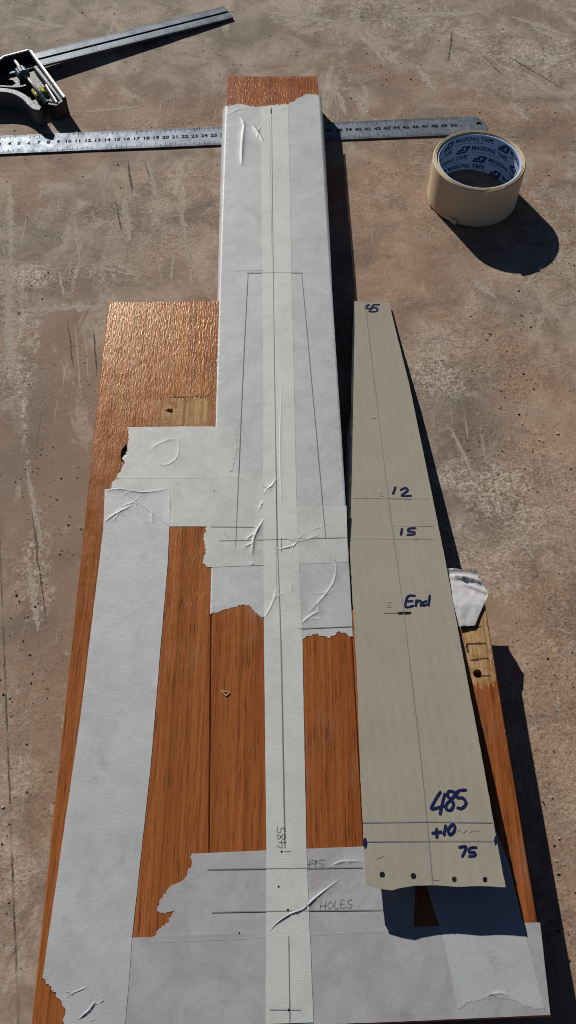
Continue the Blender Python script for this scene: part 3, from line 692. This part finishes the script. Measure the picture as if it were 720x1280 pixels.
for yy in np.arange(y0, y1, .008):
    for xx in np.arange(x0, x1, .008):
        if inside((xx, yy), loop) and min(seg_dist((xx, yy), loop[i-1], loop[i])[0] for i in range(len(loop))) > .002: pts.append((xx + random.uniform(-.001, .001), yy))
wob = lambda x, y: .00025*noise.noise((x*40, y*25, 7))
ctop = lambda x, y: hprof(y) + wob(x, y)
TH = .0032
v2, tri, _ = fill(loop, (), pts)
liner = MB(); n = len(loop)
liner.add([(x, y, ctop(x, y)) for x, y in v2], tri)
v = [(x, y, ctop(x, y)) for x, y in loop] + [(x, y, ctop(x, y) - .0004) for x, y in loop]; liner.add(v, [(i, n+i, n+(i+1) % n, (i+1) % n) for i in range(n)])
sheet = liner.build('sheet', M['card'], card, False)
low = MB()
ins = offset_poly(loop, .0004)
v = [(x, y, ctop(x, y) - .0003) for x, y in ins] + [(x, y, ctop(x, y) - TH) for x, y in ins]
low.add(v, [(i, n+i, n+(i+1) % n, (i+1) % n) for i in range(n)])
v2b, trib, _ = fill(ins, (), [p for p in pts if inside(p, ins)])
low.add([(x, y, ctop(x, y) - TH) for x, y in v2b], [t[::-1] for t in trib])
low.build('backing_layer', M['card_edge'], card)
def on_card(strokes, width, name='marker_writing', material='marker', n=5):
    m = MB()
    if name == 'pencil_line' and len(strokes) > 1:
        return [on_card([s], width, name, material, n) for s in strokes][0]
    for s in strokes:
        s = smooth_line(s, n) if len(s) > 2 else sample(s[0], s[1], 40 if math.dist(s[0], s[1]) > 60 else 12) + [s[1]]
        pts = [Pc(a, b) for a, b in s]; ribbon(m, [(p.x, p.y, ctop(p.x, p.y) + .00022) for p in pts], width)
    return m.build(name, M[material], sheet)
za = lambda st: zoomed(440, 960, .3056, st); zb = lambda st: zoomed(420, 360, .3056, st); zc = lambda st: zoomed(430, 680, .361, st)
on_card(za([[(362, 97), (340, 132), (325, 167), (350, 163), (380, 155)], [(380, 105), (368, 150), (360, 190)],
            [(420, 100), (398, 95), (390, 113), (405, 130), (415, 150), (404, 173), (386, 168), (387, 148), (405, 130), (419, 113), (420, 100)],
            [(467, 90), (434, 95), (430, 120), (454, 124), (466, 145), (450, 165), (430, 163)]]), .0019)
on_card(za([[(328, 267), (366, 262)], [(346, 248), (347, 285)], [(383, 235), (376, 275)], [(408, 233), (394, 252), (398, 272), (413, 266), (421, 246), (415, 232), (406, 234)]]), .0019)
on_card(za([[(437, 325), (466, 322), (460, 343), (450, 363)], [(509, 325), (483, 328), (479, 345), (500, 345), (502, 358), (478, 362)]]), .0016)
on_card(zb([[(135, 68), (120, 83), (149, 84)], [(151, 72), (136, 98)], [(178, 68), (153, 70), (150, 80), (168, 82), (166, 95), (145, 98)]]), .0019)
on_card(zb([[(243, 815), (233, 843)], [(263, 827), (285, 818), (292, 830), (268, 850), (307, 850)]]), .0019)
on_card(zb([[(270, 985), (265, 1010)], [(326, 983), (299, 985), (296, 996), (318, 998), (318, 1008), (291, 1010)]]), .0019)
on_card(zc([[(246, 180), (221, 182), (213, 218), (241, 214)], [(217, 199), (238, 198)], [(251, 194), (248, 216)], [(249, 206), (258, 197), (266, 199), (266, 215)], [(286, 198), (274, 203), (274, 214), (288, 209)], [(297, 178), (292, 214)]]), .0018)
on_card(zc([[(188, 240), (230, 239)]]), .0020, material='black')
on_card([[(456, 378), (485, 620), (505, 770), (527, 960), (541, 1107)]], .0005, 'pencil_line', 'pencil')
on_card(zb([[(70, 860), (380, 862)], [(60, 1025), (400, 1027)], [(230, 972), (400, 975)]]), .0004, 'pencil_line', 'faint')
on_card(zb([[(216, 861), (308, 863)], [(147, 532), (165, 533)], [(322, 1027), (334, 1028)]]), .0007, 'pencil_line', 'pencil')
on_card(za([[(45, 224), (310, 221)], [(310, 221), (575, 224)], [(60, 302), (325, 300)], [(325, 300), (585, 300)]]), .0006, 'pencil_line', 'pencil')
on_card(zc([[(137, 239), (190, 240)]]), .0004, 'pencil_line', 'pencil')
on_card(zc([[(168, 200), (155, 203), (148, 218), (166, 218)], [(151, 211), (163, 210)]]), .0004, 'pencil_writing', 'faint')
on_card(zb([[(160, 835), (157, 850)], [(176, 838), (190, 836), (180, 850), (197, 850)]]), .0004, 'pencil_writing', 'faint')
on_card(za([[(430, 260), (445, 250), (455, 263), (470, 252), (480, 264), (495, 255), (525, 260)], ]), .0004, 'pencil_writing', 'faint')
on_card(za([[(335, 458), (360, 456)], [(100, 372), (130, 360)]]), .0004, 'pencil_line', 'faint')
for zx, zy, rx, ry in ((123, 435, 11, 12), (251, 441, 11, 12), (418, 455, 10, 11), (543, 455, 10, 11), (54, 307, 8, 22), (587, 297, 6, 20)):
    m = MB(); k = 12; ring = []
    for i in range(k):
        a = 2*math.pi*i/k; s = random.uniform(.88, 1.1); p = Pc(440 + .3056*(zx + s*rx*math.cos(a)), 960 + .3056*(zy + s*ry*math.sin(a))); ring.append((p.x, p.y, ctop(p.x, p.y) + .00024))
    m.add(ring, [tuple(range(k))[::-1]]); m.build('marker_dot', M['black' if zy > 400 else 'marker'], sheet)

# ------------------------------------------------------------------ text turned into mesh
def text_mesh(s, size, bold=0.0):
    cu = bpy.data.curves.new('lettering', 'FONT'); cu.body = s; cu.size = size; cu.align_x = 'CENTER'; cu.align_y = 'CENTER'; cu.offset = bold; cu.resolution_u = 2
    ob = bpy.data.objects.new('lettering', cu); COL.objects.link(ob)
    dg = bpy.context.evaluated_depsgraph_get(); dg.update(); me = ob.evaluated_get(dg).to_mesh()
    v = [tuple(p.co) for p in me.vertices]; f = [tuple(p.vertices) for p in me.polygons]
    ob.evaluated_get(dg).to_mesh_clear(); bpy.data.objects.remove(ob); bpy.data.curves.remove(cu)
    return v, f

# ------------------------------------------------------------------ steel ruler on the ground, under the neck
rp = P(12, 181.5); rq = P(565, 158.5); rdir = (rq - rp).normalized(); rper = Vector((-rdir.y, rdir.x, 0)); org = rp - rdir * 0.04
RW = .0290
ruler = root('steel_ruler', org, 'long flat steel ruler lying on concrete under the blank neck', 'ruler')
def rl(u, w, z): p = org + rdir*u + rper*w; return (p.x, p.y, z)
RT = .0011
out = [(-.008, -RW/2), (.531, -RW/2), (.534, -RW/2+.002), (.534, RW/2-.010), (.525, RW/2), (-.008, RW/2)]
hole = [(.527 + .0028*math.cos(a*math.pi/8), .002 + .0028*math.sin(a*math.pi/8)) for a in range(16)]
body = plate([rl(u, w, 0)[:2] for u, w in out], .0001, RT, [[rl(u, w, 0)[:2] for u, w in hole]], .0002).build('blade', M['steel'], ruler)
m = MB()
for i in range(1, 51):
    v, f = text_mesh(str(i), .0064, .00020); m.add([rl(i*.01 + a*1.12, b + .0005, RT + .00012) for a, b, _ in v], f)
m.build('numerals', M['etched'], body)
m = MB()
for i in range(0, 506):
    lng = .0062 if i % 10 == 0 else (.0046 if i % 5 == 0 else .0030)
    for s in (-1, 1):
        a, b = s*(RW/2 - .0004), s*(RW/2 - .0004 - lng); u = i*.001; w = .00013 if i % 5 else .0002
        q = [rl(u-w, min(a, b), RT+.00012), rl(u+w, min(a, b), RT+.00012), rl(u+w, max(a, b), RT+.00012), rl(u-w, max(a, b), RT+.00012)]; m.add(q, [(0, 1, 2, 3)])
m.build('graduations', M['etched'], body)

# ------------------------------------------------------------------ combination square
sq = root('combination_square', P(40, 110, 0), 'grey combination square with tilted steel blade at the upper left', 'combination square')
def tilted(px, py, z): p = P(px, py, z); return p
# blade: far end on the ground, near end carried by the head
e0 = tilted(286, 14.5, .0022); e1 = tilted(8, 84, .0118)
bd = (e1 - e0).normalized(); side = Vector((-bd.y, bd.x, 0)).normalized(); upn = bd.cross(side) * -1
if upn.z < 0: upn = -upn
if side.y < 0: side = -side
W = .0125; prof = [(-W, 0), (-W, .0022), (-.0018, .0022), (-.0018, .0010), (.0018, .0010), (.0018, .0022), (W, .0022), (W, 0)]
m = MB(); v = []
for c in (e0, e1): v += [c + side*a + upn*(b - .0022) for a, b in prof]
k = len(prof); m.add(v, [(i, (i+1) % k, k+(i+1) % k, k+i) for i in range(k)] + [tuple(range(k-1, -1, -1)), tuple(range(k, 2*k))])
blade = m.build('blade', M['blade'], sq)
m = MB(); Ln = (e1-e0).length
for i in range(2, int(Ln*1000)):
    lng = .0050 if i % 10 == 0 else (.0036 if i % 5 == 0 else .0022)
    for s in (-1, 1):
        a = s*(W - .0002); b = s*(W - lng); c = e0 + bd*(i*.001); w = .00012
        m.add([c + bd*w + side*a + upn*.0001, c - bd*w + side*a + upn*.0001, c - bd*w + side*b + upn*.0001, c + bd*w + side*b + upn*.0001], [(0, 1, 2, 3)])
m.build('graduations', M['etched'], blade)
m = MB(); c0 = e0 - upn*.00105; c1 = e1 - upn*.00105
m.add([c0 + side*.0017, c0 - side*.0017, c1 - side*.0017, c1 + side*.0017], [(0, 1, 2, 3)]); m.build('groove', M['etched'], blade)
def rail(pts, width, z0, z1, name, material, parent=sq, n=5, ch=.0006):
    s = smooth_line(pts, n) if len(pts) > 2 else pts
    c = [P(a, b, z1) for a, b in s]; l = []; r = []
    for i, p in enumerate(c):
        d = (c[min(len(c)-1, i+1)] - c[max(0, i-1)]).normalized(); nn = Vector((-d.y, d.x, 0)); l.append((p + nn*width/2)[:2]); r.append((p - nn*width/2)[:2])
    return plate([tuple(q) for q in l + r[::-1]], z0, z1, (), ch).build(name, M[material], parent)
ZT = .021
web_out = [(-44, 100), (-6, 78), (5, 71), (36, 64), (79, 122), (74, 130), (60, 126), (50, 135), (42, 134), (31, 123), (17, 116), (0, 114), (-30, 114)]
win = [[(-14, 97), (16, 100), (20, 104), (14, 108), (-12, 106)], [(34, 107), (40, 113), (45, 124), (40, 126), (34, 116)], [(56, 108), (61, 115), (57, 117), (53, 111)]]
web = plate([tuple(P(a, b, .009)[:2]) for a, b in web_out], .0055, .009, [[tuple(P(a, b, .009)[:2]) for a, b in w] for w in win], .0004).build('head_web', M['cast_shaded'], sq)
rail([(37.0, 62.5), (80, 122)], .0040, .0003, ZT - .0012, 'side_wall', 'cast_shaded', n=1)
rail([(36, 62.5), (5, 70.5), (-40, 104)], .0034, .0003, ZT - .0012, 'side_wall', 'cast_shaded', n=1)
rail([(37.6, 62.0), (80.6, 121)], .0030, ZT - .0011, ZT, 'reference_face', 'bright', n=1)
rail([(36, 61.6), (5, 69.6), (-40, 103)], .0026, ZT - .0011, ZT, 'mitre_face', 'bright', n=1)
rail([(79, 124.5), (70, 131), (60, 129)], .0040, .0003, .0170, 'foot_wall', 'cast_shaded', n=1)
rail([(-42, 108), (-20, 112), (0, 112), (17, 114.5), (30, 121), (38, 129), (44, 134), (51, 135)], .0070, .0003, .0185, 'curved_arm', 'cast')
rail([(-10, 106.5), (12, 108), (24, 108), (33, 106)], .0035, .004, .0155, 'brace', 'cast_shaded')
rail([(43.5, 82), (62.5, 106), (78, 126)], .0042, .006, .0165, 'inner_rib', 'cast', n=1)
rail([(57, 105), (71, 127.5)], .0022, .006, .0185, 'scriber', 'bright', n=1)
m = MB(); a = P(16.5, 73, .016); b = P(57, 127, .016); m.tube(a, b, .0016, n=12); m.build('lock_bolt', M['bright'], sq, True)
c = P(28, 92, .016); d = (b - a).normalized()
m = MB(); k = 30; e = d.orthogonal().normalized(); g = d.cross(e); v = []; f = []
for s, rr in ((-.0058, .0052), (-.0046, .0068), (.0046, .0068), (.0058, .0052)):
    for i in range(k):
        t = 2*math.pi*i/k; q = rr * (1 if i % 2 else .93); v.append(c + d*s + (e*math.cos(t) + g*math.sin(t))*q)
for j in range(3):
    for i in range(k): f.append((j*k+i, j*k+(i+1) % k, (j+1)*k+(i+1) % k, (j+1)*k+i))
f += [tuple(range(k-1, -1, -1)), tuple(range(3*k, 4*k))]
m.add(v, f); m.build('lock_nut', M['blade'], sq)
m = MB(); m.tube(P(42, 113, .0115), P(49.5, 125, .0115), .0026, n=16); m.build('level_vial', M['vial'], sq, True)
m = MB(); m.tube(P(51, 110, .0105), P(58, 119, .0105), .0024, n=16); m.build('level_vial', M['vial'], sq, True)

# ------------------------------------------------------------------ roll of masking tape
RC = Vector((.1805, .7092, 0)); RH = .0424; RO = .0436; RI = .0385
roll = root('masking_tape_roll', RC, 'cream masking tape roll standing on concrete, blue printed core inside', 'tape roll')
m = MB(); m.lathe([(RI + .0012, .0004), (RO - .0004, .0004), (RO, .0010), (RO, RH - .0008), (RO - .0006, RH), (RI + .0012, RH - .0002)], 128, True, RC); m.build('tape_winding', M['roll'], roll, True).data.polygons.foreach_set('use_smooth', [False]*128*6)
m = MB()
for r in np.arange(RI + .0018, RO - .0008, .0011): m.lathe([(r - .00022, RH - .0002), (r - .00012, RH + .00035), (r + .00012, RH + .00035), (r + .00022, RH - .0002)], 128, True, RC)
m.build('winding_edge', M['roll_rim'], roll, True)
m = MB(); m.lathe([(RI - .0005, .0006), (RI + .0011, .0006), (RI + .0011, RH - .0010), (RI - .0005, RH - .0010)], 128, True, RC); core = m.build('core', M['core'], roll)
rin = RI - .00065
def curl(v, s0, z0, slope=0.0):
    """lay flat print on the inner wall; s runs along the wall, seen upright from inside"""
    out = []
    for a, b, _ in v:
        t = math.pi/2 - (s0 + a)/RI; out.append((RC.x + rin*math.cos(t), RC.y + rin*math.sin(t), z0 + b))
    return out
def para(w, h, k=.35, nx=4):
    v = []; f = []
    for i in range(nx+1):
        u = -w/2 + w*i/nx; v += [(u - k*h/2, -h/2, 0), (u + k*h/2, h/2, 0)]
    for i in range(nx): f.append((2*i, 2*i+2, 2*i+3, 2*i+1))
    return v, f
tx = text_mesh('MASKING TAPE', .0066, .00018); mi = MB(); mp = MB(); mw = MB()
circ = 2*math.pi*RI; per = circ / 4
for row in range(4):
    z0 = RH - .0068 - row*.0103
    for k in range(4):
        s0 = k*per + row*.0190
        mi = MB(); mi.add(curl([(a*.86, b, 0) for a, b, _ in tx[0]], s0, z0 + .0010), tx[1]); mi.build('lettering', M['ink'], core)
        q = para(.030, .0012, 0, 8); mp = MB(); mp.add(curl(q[0], s0 - .004, z0 - .0034), q[1]); mp.build('fine_print', M['ink2'], core)
        q = para(.0085, .0072); mi = MB(); mi.add(curl(q[0], s0 - .0265, z0), q[1]); emb = mi.build('emblem', M['ink'], core)
for row in range(4):                                           # second emblem between the lines, set off sideways
    z0 = RH - .0115 - row*.0103
    for k in range(4):
        s0 = k*per + row*.0190 + .031
        q = para(.0100, .0048); mi = MB(); mi.add(curl(q[0], s0, z0 + .0026), q[1]); mi.build('emblem', M['ink'], core)
        q = para(.0072, .0010); rin -= .00012; mw = MB(); mw.add(curl(q[0], s0, z0 + .0026), q[1]); mw.build('emblem_bar', M['ink2'], core); rin += .00012
        rin -= .00012
        st = [(-.0018, .0006), (.0006, .0022), (.0016, .0002), (.0000, -.0020)]
        mw = MB(); mw.add(curl([(a, b, 0) for a, b in st], k*per + row*.0190 - .0265, RH - .0068 - row*.0103), [(0, 3, 2, 1)]); mw.build('emblem_mark', M['core'], core); rin += .00012
# lifted end of the tape at the rim and torn shreds at the foot
def arc_patch(t0, t1, z0, z1, lift, n=10, rag=0.0):
    v = []; f = []
    for i in range(n+1):
        t = t0 + (t1 - t0)*i/n; r = RO + .0003 + lift*(i/n)**2
        v += [(RC.x + r*math.cos(t), RC.y + r*math.sin(t), z0 + random.uniform(-rag, rag)), (RC.x + r*math.cos(t), RC.y + r*math.sin(t), z1)]
    for i in range(n): f.append((2*i, 2*i+2, 2*i+3, 2*i+1))
    return v, f
m = MB(); m.add(*arc_patch(-1.10, -1.52, RH - .0022, RH + .0006, .0016)); m.build('loose_end', M['roll_rim'], roll, True)
m = MB(); m.add(*arc_patch(-2.30, -2.02, .0012, .0060, .0024, 8, .0008)); m.build('torn_shred', M['roll_rim'], roll, True)
m = MB(); m.add(*arc_patch(-2.92, -2.80, .0010, .0030, .0012, 5, .0006)); m.build('torn_shred', M['roll_rim'], roll, True)

# ------------------------------------------------------------------ small loose bits
m = MB(); z = T + .0001
for i, (a, b, h) in enumerate((((276, 863), (287, 866), .0006), ((287, 866), (283, 870), .0006), ((283, 870), (276, 863), .0005))):
    pa, pb = P(*a, z), P(*b, z); d = (pb-pa).normalized(); nn = Vector((-d.y, d.x, 0))*.0003
    m.add([pa-nn, pb-nn, pb+nn, pa+nn] + [q + Vector((0, 0, h)) for q in (pa-nn, pb-nn, pb+nn, pa+nn)], [(4,5,6,7),(0,1,5,4),(1,2,6,5),(2,3,7,6),(3,0,4,7)])
chip = m.build('wood_chip', flat_mat('pale_wood_chip', (0.42, 0.25, 0.12), 0.7)); chip['label'] = 'tiny pale triangular wood chip on the middle board'; chip['category'] = 'chip'

def grit():
    m = MB(); rng = random.Random(3)
    for i in range(4200):
        px, py = rng.uniform(-30, 750), rng.uniform(-20, 1290); p = P(px, py)
        if 0.0 < p.y < .79 and -.165 < p.x < .155: continue
        dens = .5 + noise.noise((p.x*14, p.y*14, 2)) * 1.4
        if rng.random() > dens: continue
        s = rng.choice((.0003, .0004, .0004, .0005, .0006, .0008, .0012)) * rng.uniform(.7, 1.25)
        a = rng.uniform(0, 6.28); q = []
        for j in range(5):
            t = a + j*1.2566; rr = s*rng.uniform(.6, 1.15); q.append((p.x + rr*math.cos(t)*rng.uniform(.7, 1.3), p.y + rr*math.sin(t), -.0009))
        n = [(x + (p.x-x)*.35, y + (p.y-y)*.35, z + .0005 + s*.45) for x, y, z in q]
        m.add(q + n, [(0,1,6,5),(1,2,7,6),(2,3,8,7),(3,4,9,8),(4,0,5,9),(5,6,7,8,9)])
    mm, nt, b = mat('grit'); r = N(nt, 'NewGeometry')
    L(nt, ramp(nt, r.outputs['Random Per Island'], [(0, (.035, .026, .020)), (.22, (.09, .068, .05)), (.40, (.22, .165, .12)), (.8, (.36, .30, .24)), (1, (.62, .56, .48))]), b.inputs['Base Color']); b.inputs['Roughness'].default_value = .9
    o = m.build('grit', mm); o['kind'] = 'stuff'; o['label'] = 'scattered sand grains and specks of debris on concrete'
grit()
